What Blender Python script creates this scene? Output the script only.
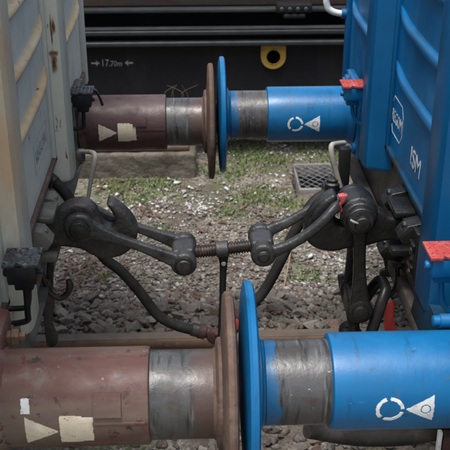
import bpy, bmesh, math, random
import numpy as np
from mathutils import Vector, Matrix, noise
R = math.radians
random.seed(7); RNG = np.random.default_rng(7)
for o in list(bpy.data.objects): bpy.data.objects.remove(o)
S = bpy.context.scene
COL = S.collection

# ------------------------------------------------------------------ camera
TH, YAW, FPX = R(26.3), R(2.1), 925.0
CAM = Vector((-.092, -2.54, 2.145))
FW = Vector((math.sin(YAW)*math.cos(TH), math.cos(YAW)*math.cos(TH), -math.sin(TH)))
RT = Vector((math.cos(YAW), -math.sin(YAW), 0)); UP = RT.cross(FW)
cd = bpy.data.cameras.new('camera'); cam = bpy.data.objects.new('camera', cd); COL.objects.link(cam)
cam.location = CAM
cam.rotation_euler = Matrix((RT, UP, -FW)).transposed().to_euler()
cd.sensor_width = 36; cd.lens = 36*FPX/450; cd.clip_start = .05; cd.clip_end = 500
cd.dof.use_dof = True; cd.dof.focus_distance = 2.55; cd.dof.aperture_fstop = 10
S.camera = cam

# ------------------------------------------------------------------ sky, sun, exposure
W = bpy.data.worlds.new('World'); S.world = W; W.use_nodes = True
nt = W.node_tree; bg = nt.nodes['Background']
sk = nt.nodes.new('ShaderNodeTexSky'); sk.sky_type = 'NISHITA'; sk.sun_disc = False
SUN_EL, SUN_AZ = 74, 215
sk.sun_elevation = R(SUN_EL); sk.sun_rotation = R(SUN_AZ); sk.dust_density = 4; sk.air_density = 1.0
hs = nt.nodes.new('ShaderNodeHueSaturation'); hs.inputs['Saturation'].default_value = .6
nt.links.new(sk.outputs[0], hs.inputs['Color']); nt.links.new(hs.outputs[0], bg.inputs[0])
bg.inputs[1].default_value = .12
sl = bpy.data.lights.new('sun', 'SUN'); sl.energy = 1.5; sl.angle = R(22); sl.color = (1, .985, .96)
so = bpy.data.objects.new('sun', sl); COL.objects.link(so)
sd = Vector((math.sin(R(SUN_AZ))*math.cos(R(SUN_EL)), math.cos(R(SUN_AZ))*math.cos(R(SUN_EL)), math.sin(R(SUN_EL))))
so.rotation_euler = sd.to_track_quat('Z', 'Y').to_euler(); so.location = sd*20
S.view_settings.view_transform = 'Standard'; S.view_settings.look = 'None'
S.view_settings.exposure = 1.25; S.view_settings.gamma = 1.0
S.render.engine = 'CYCLES'; S.render.resolution_x = S.render.resolution_y = 1024

def at(u, v, X=None, Y=None, Z=None):
    """survey point: where the sight line of photo pixel (u, v) meets a plane of the place"""
    r = FW + RT*((u-225)/FPX) + UP*((225-v)/FPX)
    for i, a in enumerate((X, Y, Z)):
        if a is not None: t = (a-CAM[i])/r[i]
    return CAM + r*t

# ------------------------------------------------------------------ materials
MATS = {}
def ramp(nt, src, p0, p1):
    m = nt.nodes.new('ShaderNodeMapRange'); m.interpolation_type = 'SMOOTHSTEP'
    m.inputs[1].default_value = p0; m.inputs[2].default_value = p1
    nt.links.new(src, m.inputs[0]); return m.outputs[0]
def nz(nt, vec, scale, detail=5, rough=.6, dist=0):
    n = nt.nodes.new('ShaderNodeTexNoise'); n.inputs['Scale'].default_value = scale
    n.inputs['Detail'].default_value = detail; n.inputs['Roughness'].default_value = rough
    n.inputs['Distortion'].default_value = dist
    nt.links.new(vec, n.inputs['Vector']); return n.outputs['Fac']
def mixc(nt, fac, a, b):
    m = nt.nodes.new('ShaderNodeMix'); m.data_type = 'RGBA'
    if hasattr(fac, 'links'): nt.links.new(fac, m.inputs[0])
    else: m.inputs[0].default_value = fac
    for s, c in ((m.inputs[6], a), (m.inputs[7], b)):
        if hasattr(c, 'links'): nt.links.new(c, s)
        else: s.default_value = (*c, 1)
    return m.outputs[2]
def mul(nt, a, b, op='MULTIPLY'):
    m = nt.nodes.new('ShaderNodeMath'); m.operation = op; m.use_clamp = True
    for s, c in ((m.inputs[0], a), (m.inputs[1], b)):
        if hasattr(c, 'links'): nt.links.new(c, s)
        else: s.default_value = c
    return m.outputs[0]
def mapv(nt, scale, loc=(0, 0, 0)):
    g = nt.nodes.new('ShaderNodeNewGeometry'); m = nt.nodes.new('ShaderNodeMapping')
    m.inputs['Scale'].default_value = scale; m.inputs['Location'].default_value = loc
    nt.links.new(g.outputs['Position'], m.inputs['Vector']); return m.outputs[0]
def mat(name, base, layers=(), rough=.6, rvar=.2, metal=0, bump=.3, bscale=60, spec=.5, coat=0, bdist=.004, tv=.12):
    """layers: (colour, noise scale, lo, hi, stretch xyz) painted one over the other by noise"""
    m = bpy.data.materials.new(name); m.use_nodes = True; t = m.node_tree
    b = t.nodes['Principled BSDF']; col = base
    for i, (c, sc, lo, hi, st) in enumerate(layers):
        v = mapv(t, st, (i*3.7, i*1.9, i*5.3))
        col = mixc(t, ramp(t, nz(t, v, sc, 7, .65, .3), lo, hi), col, c)
    v = mapv(t, (1, 1, 1), (9, 2, 4))
    fine = nz(t, v, bscale, 6, .65)
    tone = ramp(t, nz(t, v, bscale*.4, 5, .6), .25, .8)
    hsv = t.nodes.new('ShaderNodeHueSaturation')
    mr = t.nodes.new('ShaderNodeMapRange'); mr.inputs[3].default_value = 1-tv; mr.inputs[4].default_value = 1+tv
    t.links.new(tone, mr.inputs[0]); t.links.new(mr.outputs[0], hsv.inputs['Value'])
    if hasattr(col, 'links'): t.links.new(col, hsv.inputs['Color'])
    else: hsv.inputs['Color'].default_value = (*col, 1)
    t.links.new(hsv.outputs[0], b.inputs['Base Color'])
    rr = t.nodes.new('ShaderNodeMapRange'); rr.inputs[3].default_value = rough-rvar; rr.inputs[4].default_value = rough+rvar
    t.links.new(ramp(t, nz(t, v, bscale*.25, 4), .3, .7), rr.inputs[0]); t.links.new(rr.outputs[0], b.inputs['Roughness'])
    b.inputs['Metallic'].default_value = metal; b.inputs['Specular IOR Level'].default_value = spec
    b.inputs['Coat Weight'].default_value = coat; b.inputs['Coat Roughness'].default_value = .25
    bp = t.nodes.new('ShaderNodeBump'); bp.inputs['Strength'].default_value = bump; bp.inputs['Distance'].default_value = bdist
    t.links.new(fine, bp.inputs['Height']); t.links.new(bp.outputs[0], b.inputs['Normal'])
    MATS[name] = m; return m
def mat_island(name, cols, rough=.85, bump=.5, bscale=150):
    m = bpy.data.materials.new(name); m.use_nodes = True; t = m.node_tree; b = t.nodes['Principled BSDF']
    g = t.nodes.new('ShaderNodeNewGeometry'); oi = t.nodes.new('ShaderNodeObjectInfo')
    ad = mul(t, g.outputs['Random Per Island'], oi.outputs['Random'], 'ADD')
    ad.node.use_clamp = False
    fr = t.nodes.new('ShaderNodeMath'); fr.operation = 'FRACT'; t.links.new(ad, fr.inputs[0])
    r = t.nodes.new('ShaderNodeValToRGB'); r.color_ramp.interpolation = 'CONSTANT'; e = r.color_ramp.elements
    while len(e) < len(cols): e.new(.5)
    for i, (p, c) in enumerate(cols): e[i].position = p; e[i].color = (*c, 1)
    t.links.new(fr.outputs[0], r.inputs[0])
    v = mapv(t, (1, 1, 1)); f = ramp(t, nz(t, v, 70, 6, .7), .25, .8)
    mr = t.nodes.new('ShaderNodeMapRange'); mr.inputs[3].default_value = .6; mr.inputs[4].default_value = 1.3
    t.links.new(f, mr.inputs[0]); h = t.nodes.new('ShaderNodeHueSaturation')
    t.links.new(mr.outputs[0], h.inputs['Value']); t.links.new(r.outputs[0], h.inputs['Color'])
    t.links.new(h.outputs[0], b.inputs['Base Color']); b.inputs['Roughness'].default_value = rough
    bp = t.nodes.new('ShaderNodeBump'); bp.inputs['Strength'].default_value = bump; bp.inputs['Distance'].default_value = .003
    t.links.new(nz(t, v, bscale, 5), bp.inputs['Height']); t.links.new(bp.outputs[0], b.inputs['Normal'])
    MATS[name] = m; return m

I1 = (1, 1, 1); VS = (1, 1, .12); XS = (.25, 1, 1)
GP = [((.47, .50, .45), 2, .4, .65, VS), ((.50, .42, .29), 3.5, .53, .78, (1, 1, .12)), ((.30, .26, .19), 30, .60, .72, (1, 1, .12)), ((.16, .08, .045), 42, .645, .69, (1, 1, .3))]
mat('grey_paint', (.51, .525, .46), GP, .5, .1, 0, .1, 40, tv=.06)
mat('grey_post', (.53, .53, .43), GP, .5, .1, 0, .1, 40, tv=.06)
mat('grey_post_near', (.53, .53, .44), GP, .5, .1, 0, .1, 40, tv=.06)
mat('tan_paint', (0.4399, 0.3214, 0.1714), [((0.4306, 0.3696, 0.2448), 5, .42, .62, (1, .4, 1)), ((0.3744, 0.2089, 0.0857), 16, .54, .70, (1, .3, 1)), ((0.1310, 0.0563, 0.0214), 40, .63, .70, (1, .4, 1))], .6, .12, 0, .15, 60)
mat('rust_stain', (.10, .045, .02), [((.26, .16, .08), 60, .4, .6, (1, 1, .3))], .85, .1)
mat('grey_grimy', (.13, .125, .105), [((.04, .04, .038), 6, .42, .62, I1), ((.2, .15, .1), 14, .58, .75, I1)], .7, .15, 0, .4, 80)
mat('maroon_paint', (0.0838, 0.0301, 0.0238), [((0.1429, 0.1098, 0.0843), 4, .45, .7, XS), ((0.1144, 0.0808, 0.0649), 12, .52, .7, I1), ((0.0809, 0.0209, 0.0163), 20, .60, .66, I1), ((0.0334, 0.0254, 0.0216), 34, .59, .65, I1), ((0.1905, 0.1964, 0.1621), 60, .66, .71, I1)], .52, .14, 0, .2, 40, spec=.4)
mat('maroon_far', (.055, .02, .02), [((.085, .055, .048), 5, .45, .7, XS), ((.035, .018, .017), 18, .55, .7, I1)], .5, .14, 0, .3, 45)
mat('rust_disc', (0.0803, 0.0451, 0.0319), [((0.1223, 0.0828, 0.0601), 9, .45, .68, I1), ((0.0384, 0.0239, 0.0216), 24, .56, .7, I1)], .75, .12, 0, .4, 120)
mat('steel', (0.102, 0.101, 0.099), [((0.041, 0.039, 0.035), 7, .42, .62, (.6, 1, .5)), ((0.068, 0.051, 0.042), 13, .55, .72, I1), ((0.204, 0.211, 0.218), 45, .66, .75, (.2, 1, .3))], .42, .14, .35, .3, 90)
mat('blue_paint', (0.0010, 0.1000, 0.2499), [((0.0010, 0.1275, 0.3111), 5, .45, .7, I1), ((0.0010, 0.0694, 0.1836), 10, .56, .74, (.5, 1, 1)), ((0.0041, 0.0612, 0.1428), 50, .55, .75, (1, .12, .12)), ((0.0082, 0.0459, 0.0918), 36, .60, .72, (.5, 1, 1)), ((0.1020, 0.0612, 0.0459), 34, .665, .69, I1), ((0.2040, 0.3264, 0.4080), 30, .655, .70, (.3, 1, 1))], .38, .1, 0, .2, 16, spec=.4, bdist=.006, tv=.08)
mat('blue_wall', (0.0010, 0.1018, 0.2608), [((0.0010, 0.0770, 0.1925), 3, .45, .7, VS), ((0.0010, 0.1217, 0.3105), 6, .52, .72, VS), ((0.0186, 0.0558, 0.0931), 36, .68, .78, (1, 1, .3))], .42, .08, 0, .1, 30, spec=.38, tv=.06)
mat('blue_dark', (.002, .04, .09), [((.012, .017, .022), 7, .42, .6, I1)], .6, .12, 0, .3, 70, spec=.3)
mat('black_steel', (0.0091, 0.0094, 0.0098), [((0.0195, 0.0188, 0.0181), 7, .45, .66, I1), ((0.0383, 0.0292, 0.0237), 24, .64, .76, I1), ((0.0042, 0.0042, 0.0042), 15, .55, .7, I1)], .31, .12, .0, .6, 60, bdist=.006, spec=.45)
mat('cast_grey', (0.0279, 0.0284, 0.0283), [((0.0479, 0.0472, 0.0457), 8, .45, .66, I1), ((0.0740, 0.0551, 0.0439), 22, .62, .76, I1), ((0.0122, 0.0125, 0.0128), 14, .52, .68, I1)], .33, .12, .0, .6, 60, bdist=.006, spec=.55)
mat('tread_black', (.028, .032, .036), [((.13, .14, .15), 45, .54, .64, I1), ((.01, .01, .01), 30, .55, .7, I1)], .45, .14, 0, .6, 120)
mat('flange_brown', (.085, .072, .06), [((.04, .034, .03), 9, .42, .62, I1)], .75, .1)
mat('black_rusty', (0.0276, 0.0251, 0.0235), [((0.0711, 0.0468, 0.0351), 11, .52, .7, I1), ((0.0133, 0.0133, 0.0133), 26, .5, .65, I1), ((0.0418, 0.0418, 0.0418), 6, .5, .66, I1)], .38, .12, .0, .6, 60, bdist=.006, spec=.5)
mat('black_paint', (0.0110, 0.0110, 0.0119), [((0.0238, 0.0213, 0.0187), 9, .55, .75, I1)], .42, .12, 0, .25, 80, spec=0.3)
mat('rubber', (0.0170, 0.0170, 0.0161), [((0.0425, 0.0382, 0.0340), 10, .45, .7, I1)], .7, .12, 0, .35, 160, spec=0.2)
mat('thread_grease', (0.0322, 0.0266, 0.0239), [((0.1207, 0.0630, 0.0466), 12, .5, .66, I1)], .4, .12, .3, .3, 120, spec=0.3)
mat('red_paint', (0.3444, 0.0369, 0.0328), [((0.4100, 0.1066, 0.0984), 22, .45, .65, I1), ((0.2132, 0.0410, 0.0410), 40, .55, .7, I1), ((0.0984, 0.0656, 0.0615), 60, .64, .7, I1)], .6, .12, 0, .6, 110)
mat('red_dull', (0.0638, 0.0180, 0.0150), [((0.0300, 0.0188, 0.0165), 20, .42, .6, I1)], .65, .12, 0, .5, 90)
mat('white_mark', (.62, .64, .62), [((.35, .36, .34), 50, .5, .7, I1)], .65, .1)
mat('pale_stencil', (0.3510, 0.3578, 0.3510), [((0.1620, 0.1620, 0.1620), 60, .5, .66, I1)], .7, .1)
mat('cream_mark', (.58, .51, .38), [((.42, .31, .2), 16, .52, .74, I1), ((.66, .62, .54), 12, .52, .7, I1), ((.16, .09, .07), 70, .62, .7, I1)], .65, .1, 0, .3, 90)
mat('faded_white', (.5, .56, .6), [((.3, .4, .48), 12, .48, .62, I1), ((.06, .15, .26), 60, .62, .68, I1)], .55, .1)
mat('red_bright', (.55, .04, .03), [((.4, .05, .04), 20, .5, .7, I1)], .45, .1)
mat('grey_rod', (.30, .28, .24), [((.14, .12, .1), 18, .5, .68, I1)], .6, .12)
mat('white_rail', (.62, .64, .63), [((.3, .3, .3), 25, .6, .75, I1)], .45, .1)
mat('rusty_bolt', (.11, .06, .034), [((.19, .12, .07), 30, .5, .68, I1), ((.05, .03, .022), 40, .55, .66, I1)], .75, .12, 0, .6, 120)
mat('rail_side', (0.1247, 0.0750, 0.0451), [((0.0722, 0.0475, 0.0333), 10, .45, .65, I1), ((0.1969, 0.1375, 0.0891), 24, .6, .74, I1)], .75, .12, 0, .4, 90)
mat('rail_top', (0.1160, 0.0858, 0.0617), [((0.0751, 0.0572, 0.0432), 8, .45, .66, (.15, 1, 1))], .55, .1, .2, .15, 60)
mat('concrete', (.15, .13, .105), [((.075, .06, .045), 5, .42, .62, I1), ((.21, .19, .16), 16, .55, .72, I1), ((.07, .085, .035), 9, .6, .74, I1)], .92, .06, 0, 1, 40, bdist=.02)
mat('drain_concrete', (0.1836, 0.1775, 0.1652), [((0.1102, 0.1010, 0.0857), 12, .45, .65, I1)], .9, .08, 0, .5, 90)
mat('grate_steel', (0.2145, 0.2228, 0.2228), [((0.0990, 0.0990, 0.0990), 40, .5, .65, I1)], .5, .1, .2)
mat('pit_shade', (.006, .006, .007), (), .9, .05, spec=.03)  # near black without gloss: painted shade for the drain shaft
mat('dark_wagon', (0.0127, 0.0127, 0.0153), [((0.0217, 0.0204, 0.0217), 4, .45, .7, VS), ((0.0382, 0.0331, 0.0281), 40, .66, .74, I1)], .5, .1, 0, .1, 60, spec=0.25)
mat('dark_flange', (0.0253, 0.0287, 0.0310), [((0.0437, 0.0437, 0.0437), 8, .5, .7, XS)], .38, .1, 0, .1, 60, spec=0.4)
mat('deck_brown', (0.0600, 0.0420, 0.0312), [((0.0360, 0.0288, 0.0240), 4, .45, .65, XS)], .8, .1)
mat('yellow_paint', (.46, .29, .05), [((.3, .18, .04), 25, .5, .68, I1)], .55, .1)
mat('sleeper', (.16, .15, .135), [((.09, .07, .055), 6, .45, .65, I1)], .9, .08, 0, .5, 70)
mat_island('ballast_rock', [(0, (0.1371, 0.1191, 0.1037)), (.18, (0.1774, 0.1537, 0.1297)), (.36, (0.1008, 0.0860, 0.0741)), (.54, (0.1451, 0.1152, 0.0926)), (.68, (0.1612, 0.1076, 0.0852)), (.78, (0.1209, 0.1114, 0.1000)), (.92, (0.2418, 0.2151, 0.1852))])
mat_island('gravel_rock', [(0, (0.2016, 0.1785, 0.1503)), (.2, (0.1411, 0.1208, 0.1002)), (.42, (0.2419, 0.2258, 0.2003)), (.6, (0.1714, 0.1418, 0.1169)), (.76, (0.2722, 0.2572, 0.2282)), (.92, (0.3629, 0.3518, 0.3339)), (.975, (0.4838, 0.4883, 0.4897))])
mat_island('white_stone', [(0, (0.4976, 0.4891, 0.4719)), (.3, (0.4118, 0.3947, 0.3604)), (.6, (0.5663, 0.5577, 0.5405)), (.8, (0.3432, 0.3260, 0.2917))])
mat_island('litter', [(0, (0.1011, 0.0546, 0.0347)), (.25, (0.1321, 0.0775, 0.0465)), (.45, (0.0930, 0.0384, 0.0347)), (.6, (0.1550, 0.1085, 0.0657)), (.8, (0.0694, 0.0428, 0.0310))], .8)
mat_island('moss_green', [(0, (0.0955, 0.1529, 0.0390)), (.25, (0.1365, 0.1911, 0.0580)), (.5, (0.0756, 0.1215, 0.0360)), (.75, (0.1775, 0.2166, 0.0780)), (.92, (0.2184, 0.1911, 0.0910))], .8)
mat_island('dry_grass', [(0, (.2, .15, .085)), (.5, (.26, .2, .12)), (.8, (.14, .1, .06))], .85)

def sleeve_mat(name, colour, x0, sx):
    m = mat(name, (.06, .06, .06), [((.03, .028, .026), 6, .42, .62, I1), ((.018, .017, .016), 75, .5, .62, (1, .1, .1)), ((.13, .14, .145), 60, .56, .72, (1, .1, .1)), ((.05, .034, .028), 14, .54, .7, I1), ((.3, .3, .29), 90, .665, .70, I1)], .38, .14, .0, .3, 70)
    t = m.node_tree; b = t.nodes['Principled BSDF']; src = b.inputs['Base Color'].links[0].from_socket
    g = t.nodes.new('ShaderNodeNewGeometry'); sp = t.nodes.new('ShaderNodeSeparateXYZ'); t.links.new(g.outputs['Position'], sp.inputs[0])
    ab = t.nodes.new('ShaderNodeMath'); ab.operation = 'ABSOLUTE'; t.links.new(sp.outputs[0], ab.inputs[0])
    ma = t.nodes.new('ShaderNodeMath'); ma.operation = 'MULTIPLY_ADD'; ma.inputs[1].default_value = .10
    t.links.new(nz(t, mapv(t, (1, .3, .3)), 45, 7, .75), ma.inputs[0]); t.links.new(ab.outputs[0], ma.inputs[2])
    col = mixc(t, ramp(t, ma.outputs[0], x0+.05+sx, x0+.05-sx), src, colour)
    t.links.new(col, b.inputs['Base Color'])
sleeve_mat('sleeve_maroon', (.06, .036, .03), .10, .02); sleeve_mat('sleeve_blue', (.002, .088, .21), .078, .007)
def rust_spots(name, spots, c1=(.2, .105, .04), c2=(.06, .026, .014)):
    t = MATS[name].node_tree; b = t.nodes['Principled BSDF']; src = b.inputs['Base Color'].links[0].from_socket; col = src
    for (x, y, z), w, h in spots:
        m = nt_map = t.nodes.new('ShaderNodeMapping'); m.vector_type = 'TEXTURE'
        g = t.nodes.new('ShaderNodeNewGeometry'); m.inputs['Location'].default_value = (x, y, z); m.inputs['Scale'].default_value = (w, .2, h)
        t.links.new(g.outputs['Position'], m.inputs['Vector'])
        ln = t.nodes.new('ShaderNodeVectorMath'); ln.operation = 'LENGTH'; t.links.new(m.outputs[0], ln.inputs[0])
        n = nz(t, mapv(t, (1, 1, .35)), 95, 5, .7)
        sm = t.nodes.new('ShaderNodeMath'); sm.operation = 'MULTIPLY_ADD'; sm.inputs[1].default_value = 1.5
        t.links.new(n, sm.inputs[0]); t.links.new(ln.outputs['Value'], sm.inputs[2])
        col = mixc(t, ramp(t, sm.outputs[0], 1.75, 1.15), col, c1)
        col = mixc(t, ramp(t, sm.outputs[0], 1.2, .95), col, c2)
    t.links.new(col, b.inputs['Base Color'])
def ground_mat():
    m = bpy.data.materials.new('soil'); m.use_nodes = True; t = m.node_tree; b = t.nodes['Principled BSDF']
    v = mapv(t, (1, 1, 1))
    vo = t.nodes.new('ShaderNodeTexVoronoi'); vo.inputs['Scale'].default_value = 95; t.links.new(v, vo.inputs['Vector'])
    sep = t.nodes.new('ShaderNodeSeparateColor'); t.links.new(vo.outputs['Color'], sep.inputs[0])
    r = t.nodes.new('ShaderNodeValToRGB'); e = r.color_ramp.elements
    for p, c in ((.3, (.15, .125, .1)), (.65, (.24, .215, .185)), (.88, (.34, .31, .27))): e.new(p).color = (*c, 1)
    e[0].color = (.06, .05, .04, 1); e[-1].color = (.42, .4, .37, 1)
    t.links.new(sep.outputs[0], r.inputs[0])
    soil = mixc(t, ramp(t, nz(t, v, 5, 7, .7), .3, .7), (.085, .068, .053), (.19, .16, .13))
    fac = ramp(t, nz(t, v, 3.2, 6, .65), .38, .6)
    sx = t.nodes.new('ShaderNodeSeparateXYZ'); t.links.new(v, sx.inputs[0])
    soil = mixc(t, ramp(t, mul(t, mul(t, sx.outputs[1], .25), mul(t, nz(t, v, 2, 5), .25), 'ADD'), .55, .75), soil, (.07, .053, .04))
    c = mixc(t, mul(t, fac, .8), soil, r.outputs[0])
    c = mixc(t, mul(t, ramp(t, nz(t, v, 2.6, 6, .7, .5), .47, .62), .75), c, (.075, .09, .035))
    t.links.new(c, b.inputs['Base Color']); b.inputs['Roughness'].default_value = .95
    bp = t.nodes.new('ShaderNodeBump'); bp.inputs['Strength'].default_value = .8; bp.inputs['Distance'].default_value = .012
    t.links.new(mul(t, vo.outputs['Distance'], nz(t, v, 60, 6, .7), 'ADD'), bp.inputs['Height']); t.links.new(bp.outputs[0], b.inputs['Normal'])
    MATS['soil'] = m
ground_mat()

q1, q2, q3 = at(52.5, 27, Y=.345), at(53, 54, Y=.345), at(53.5, 63, Y=.345)
rust_spots('grey_post', [(q1, .009, .03), (q2, .021, .012), (q3, .012, .05), (at(51, 33, Y=.345), .004, .07)])
rust_spots('grey_post_near', [(at(2, 150, Y=-.58), .09, .3), (at(4, 60, Y=-.58), .05, .2)], (.50, .42, .30), (.50, .36, .22))

# ------------------------------------------------------------------ mesh helpers
def crom(P, n=6, closed=False):
    P = [Vector(p) for p in P]; out = []; N = len(P)
    for i in range(N if closed else N-1):
        g = (lambda k: P[k % N]) if closed else (lambda k: P[min(max(k, 0), N-1)])
        a, b, c, d = g(i-1), g(i), g(i+1), g(i+2)
        for k in range(n):
            s = k/n
            out.append(.5*((2*b)+(c-a)*s+(2*a-5*b+4*c-d)*s*s+(3*b-a-3*c+d)*s**3))
    if not closed: out.append(P[-1])
    return out
class MB:
    def __init__(s): s.v = []; s.f = []
    def add(s, v, f):
        o = len(s.v); s.v += [Vector(p) for p in v]; s.f += [tuple(i+o for i in q) for q in f]; return s
    def box(s, lo, hi, bev=0, seg=2, rot=None):
        bm = bmesh.new(); bmesh.ops.create_cube(bm, size=1)
        lo, hi = Vector(lo), Vector(hi); c = (lo+hi)/2; d = hi-lo
        for v in bm.verts: v.co = Vector((v.co.x*d.x, v.co.y*d.y, v.co.z*d.z))
        if bev: bmesh.ops.bevel(bm, geom=bm.edges[:], offset=bev, segments=seg, affect='EDGES', profile=.5)
        M = rot or Matrix.Identity(3)
        bm.verts.index_update()
        s.add([M @ v.co + c for v in bm.verts], [[v.index for v in f.verts] for f in bm.faces]); bm.free(); return s
    def tube(s, pts, rad, seg=12, smooth=5, ref=None, power=2, caps=True):
        """rad: number, list per point, or (r_ref, r_other) pair(s) for a flattened section"""
        P = [Vector(p) for p in pts]; n = len(P)
        rl = [r if isinstance(r, tuple) else (r, r) for r in (rad if isinstance(rad, list) else [rad]*n)]
        if smooth > 1 and n > 2:
            rv = crom([(a, b, 0) for a, b in rl], smooth); P = crom(P, smooth); rl = [(a.x, a.y) for a in rv]
        n = len(P); vs = []; fs = []; prev = None
        for i in range(n):
            t = (P[min(i+1, n-1)]-P[max(i-1, 0)]).normalized()
            if ref is not None: a = Vector(ref)
            elif prev is not None: a = prev
            else: a = Vector((0, 1, 0)) if abs(t.y) < .9 else Vector((1, 0, 0))
            a = (a-t*a.dot(t)).normalized(); prev = a; b = t.cross(a)
            for k in range(seg):
                w = 2*math.pi*k/seg; cw, sw = math.cos(w), math.sin(w)
                cw = math.copysign(abs(cw)**(2/power), cw); sw = math.copysign(abs(sw)**(2/power), sw)
                vs.append(P[i]+a*cw*rl[i][0]+b*sw*rl[i][1])
        for i in range(n-1):
            for k in range(seg):
                k2 = (k+1) % seg; fs.append((i*seg+k, i*seg+k2, (i+1)*seg+k2, (i+1)*seg+k))
        if caps: fs.append(tuple(range(seg-1, -1, -1))); fs.append(tuple((n-1)*seg+k for k in range(seg)))
        return s.add(vs, fs)
    def lathe(s, origin, axis, prof, seg=32, ph=0):
        """prof: (distance along axis, radius); closed at both ends"""
        o = Vector(origin); t = Vector(axis).normalized()
        a = Vector((0, 0, 1)) if abs(t.z) < .9 else Vector((1, 0, 0)); a = (a-t*a.dot(t)).normalized(); b = t.cross(a)
        vs = []; fs = []; n = len(prof)
        for (h, r) in prof:
            for k in range(seg):
                w = 2*math.pi*k/seg+ph; vs.append(o+t*h+(a*math.cos(w)+b*math.sin(w))*max(r, 1e-5))
        for i in range(n-1):
            for k in range(seg):
                k2 = (k+1) % seg; fs.append((i*seg+k, i*seg+k2, (i+1)*seg+k2, (i+1)*seg+k))
        fs.append(tuple(range(seg-1, -1, -1))); fs.append(tuple((n-1)*seg+k for k in range(seg)))
        return s.add(vs, fs)
    def slab(s, outline, y0, y1, r=.006, sub=4, axis='Y'):
        """outline in a plane, given thickness along an axis with rounded rims"""
        ex = {'Y': lambda a, b, h: Vector((a, h, b)), 'X': lambda a, b, h: Vector((h, a, b)), 'Z': lambda a, b, h: Vector((a, b, h))}[axis]
        P = [Vector((p[0], p[1], 0)) for p in outline]
        if sub > 1: P = crom(P, sub, True)
        n = len(P); area = sum(P[i].x*P[(i+1) % n].y-P[(i+1) % n].x*P[i].y for i in range(n))
        sg = 1 if area > 0 else -1; N = []
        for i in range(n):
            t = (P[(i+1) % n]-P[i-1]); N.append(Vector((t.y, -t.x, 0)).normalized()*sg)
        L = [(r, y0), (r*.35, y0+r*.3), (0, y0+r), (0, y1-r), (r*.35, y1-r*.3), (r, y1)] if r else [(0, y0), (0, y1)]
        vs = []; fs = []
        for d, h in L:
            for i in range(n): q = P[i]-N[i]*d; vs.append(ex(q.x, q.y, h))
        for j in range(len(L)-1):
            for i in range(n):
                k = (i+1) % n; fs.append((j*n+i, j*n+k, (j+1)*n+k, (j+1)*n+i))
        fs.append(tuple(range(n-1, -1, -1))); fs.append(tuple((len(L)-1)*n+i for i in range(n)))
        return s.add(vs, fs)
    def mesh(s, name, m, ang=38, flat=False):
        me = bpy.data.meshes.new(name); me.from_pydata(s.v, [], s.f); me.update()
        bm = bmesh.new(); bm.from_mesh(me); bmesh.ops.recalc_face_normals(bm, faces=bm.faces); bm.to_mesh(me); bm.free()
        if not flat: me.shade_smooth(); me.set_sharp_from_angle(angle=R(ang))
        me.materials.append(MATS[m]); return me
    def build(s, name, m, parent=None, ang=38, flat=False, **props):
        return link(name, s.mesh(name, m, ang, flat), parent, **props)
def cast(ob, voxel=.0028, it=3):
    """fuse the pieces of a casting and soften its edges"""
    rm = ob.modifiers.new('r', 'REMESH'); rm.mode = 'VOXEL'; rm.voxel_size = voxel; rm.use_smooth_shade = True
    sm = ob.modifiers.new('s', 'SMOOTH'); sm.factor = .5; sm.iterations = it
    bpy.context.view_layer.update()
    me = bpy.data.meshes.new_from_object(ob.evaluated_get(bpy.context.evaluated_depsgraph_get()))
    ob.modifiers.clear(); ob.data = me; me.shade_smooth(); return ob
def link(name, me, parent=None, **props):
    o = bpy.data.objects.new(name, me); COL.objects.link(o)
    if parent is not None: o.parent = parent; o.matrix_parent_inverse = parent.matrix_world.inverted()
    for k, v in props.items(): o[k] = v
    return o
def thing(name, loc, **props):
    o = bpy.data.objects.new(name, None); COL.objects.link(o); o.location = loc; o.empty_display_size = .1
    o.matrix_world = Matrix.Translation(loc)
    for k, v in props.items(): o[k] = v
    return o
def text_mesh(name, body, size, m, origin, xdir, ydir, align='LEFT', depth=.0008, stretch=1):
    c = bpy.data.curves.new(name, 'FONT'); c.body = body; c.size = size; c.extrude = depth; c.align_x = align; c.align_y = 'BOTTOM_BASELINE'
    t = bpy.data.objects.new(name, c); COL.objects.link(t)
    bpy.context.view_layer.update()
    me = bpy.data.meshes.new_from_object(t.evaluated_get(bpy.context.evaluated_depsgraph_get()))
    bpy.data.objects.remove(t); bpy.data.curves.remove(c)
    x = Vector(xdir).normalized(); y = Vector(ydir).normalized(); z = x.cross(y); o = Vector(origin)
    for v in me.vertices: v.co = o + x*v.co.x*stretch + y*v.co.y + z*(v.co.z+depth)
    me.materials.clear(); me.materials.append(MATS[m]); return me
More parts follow.
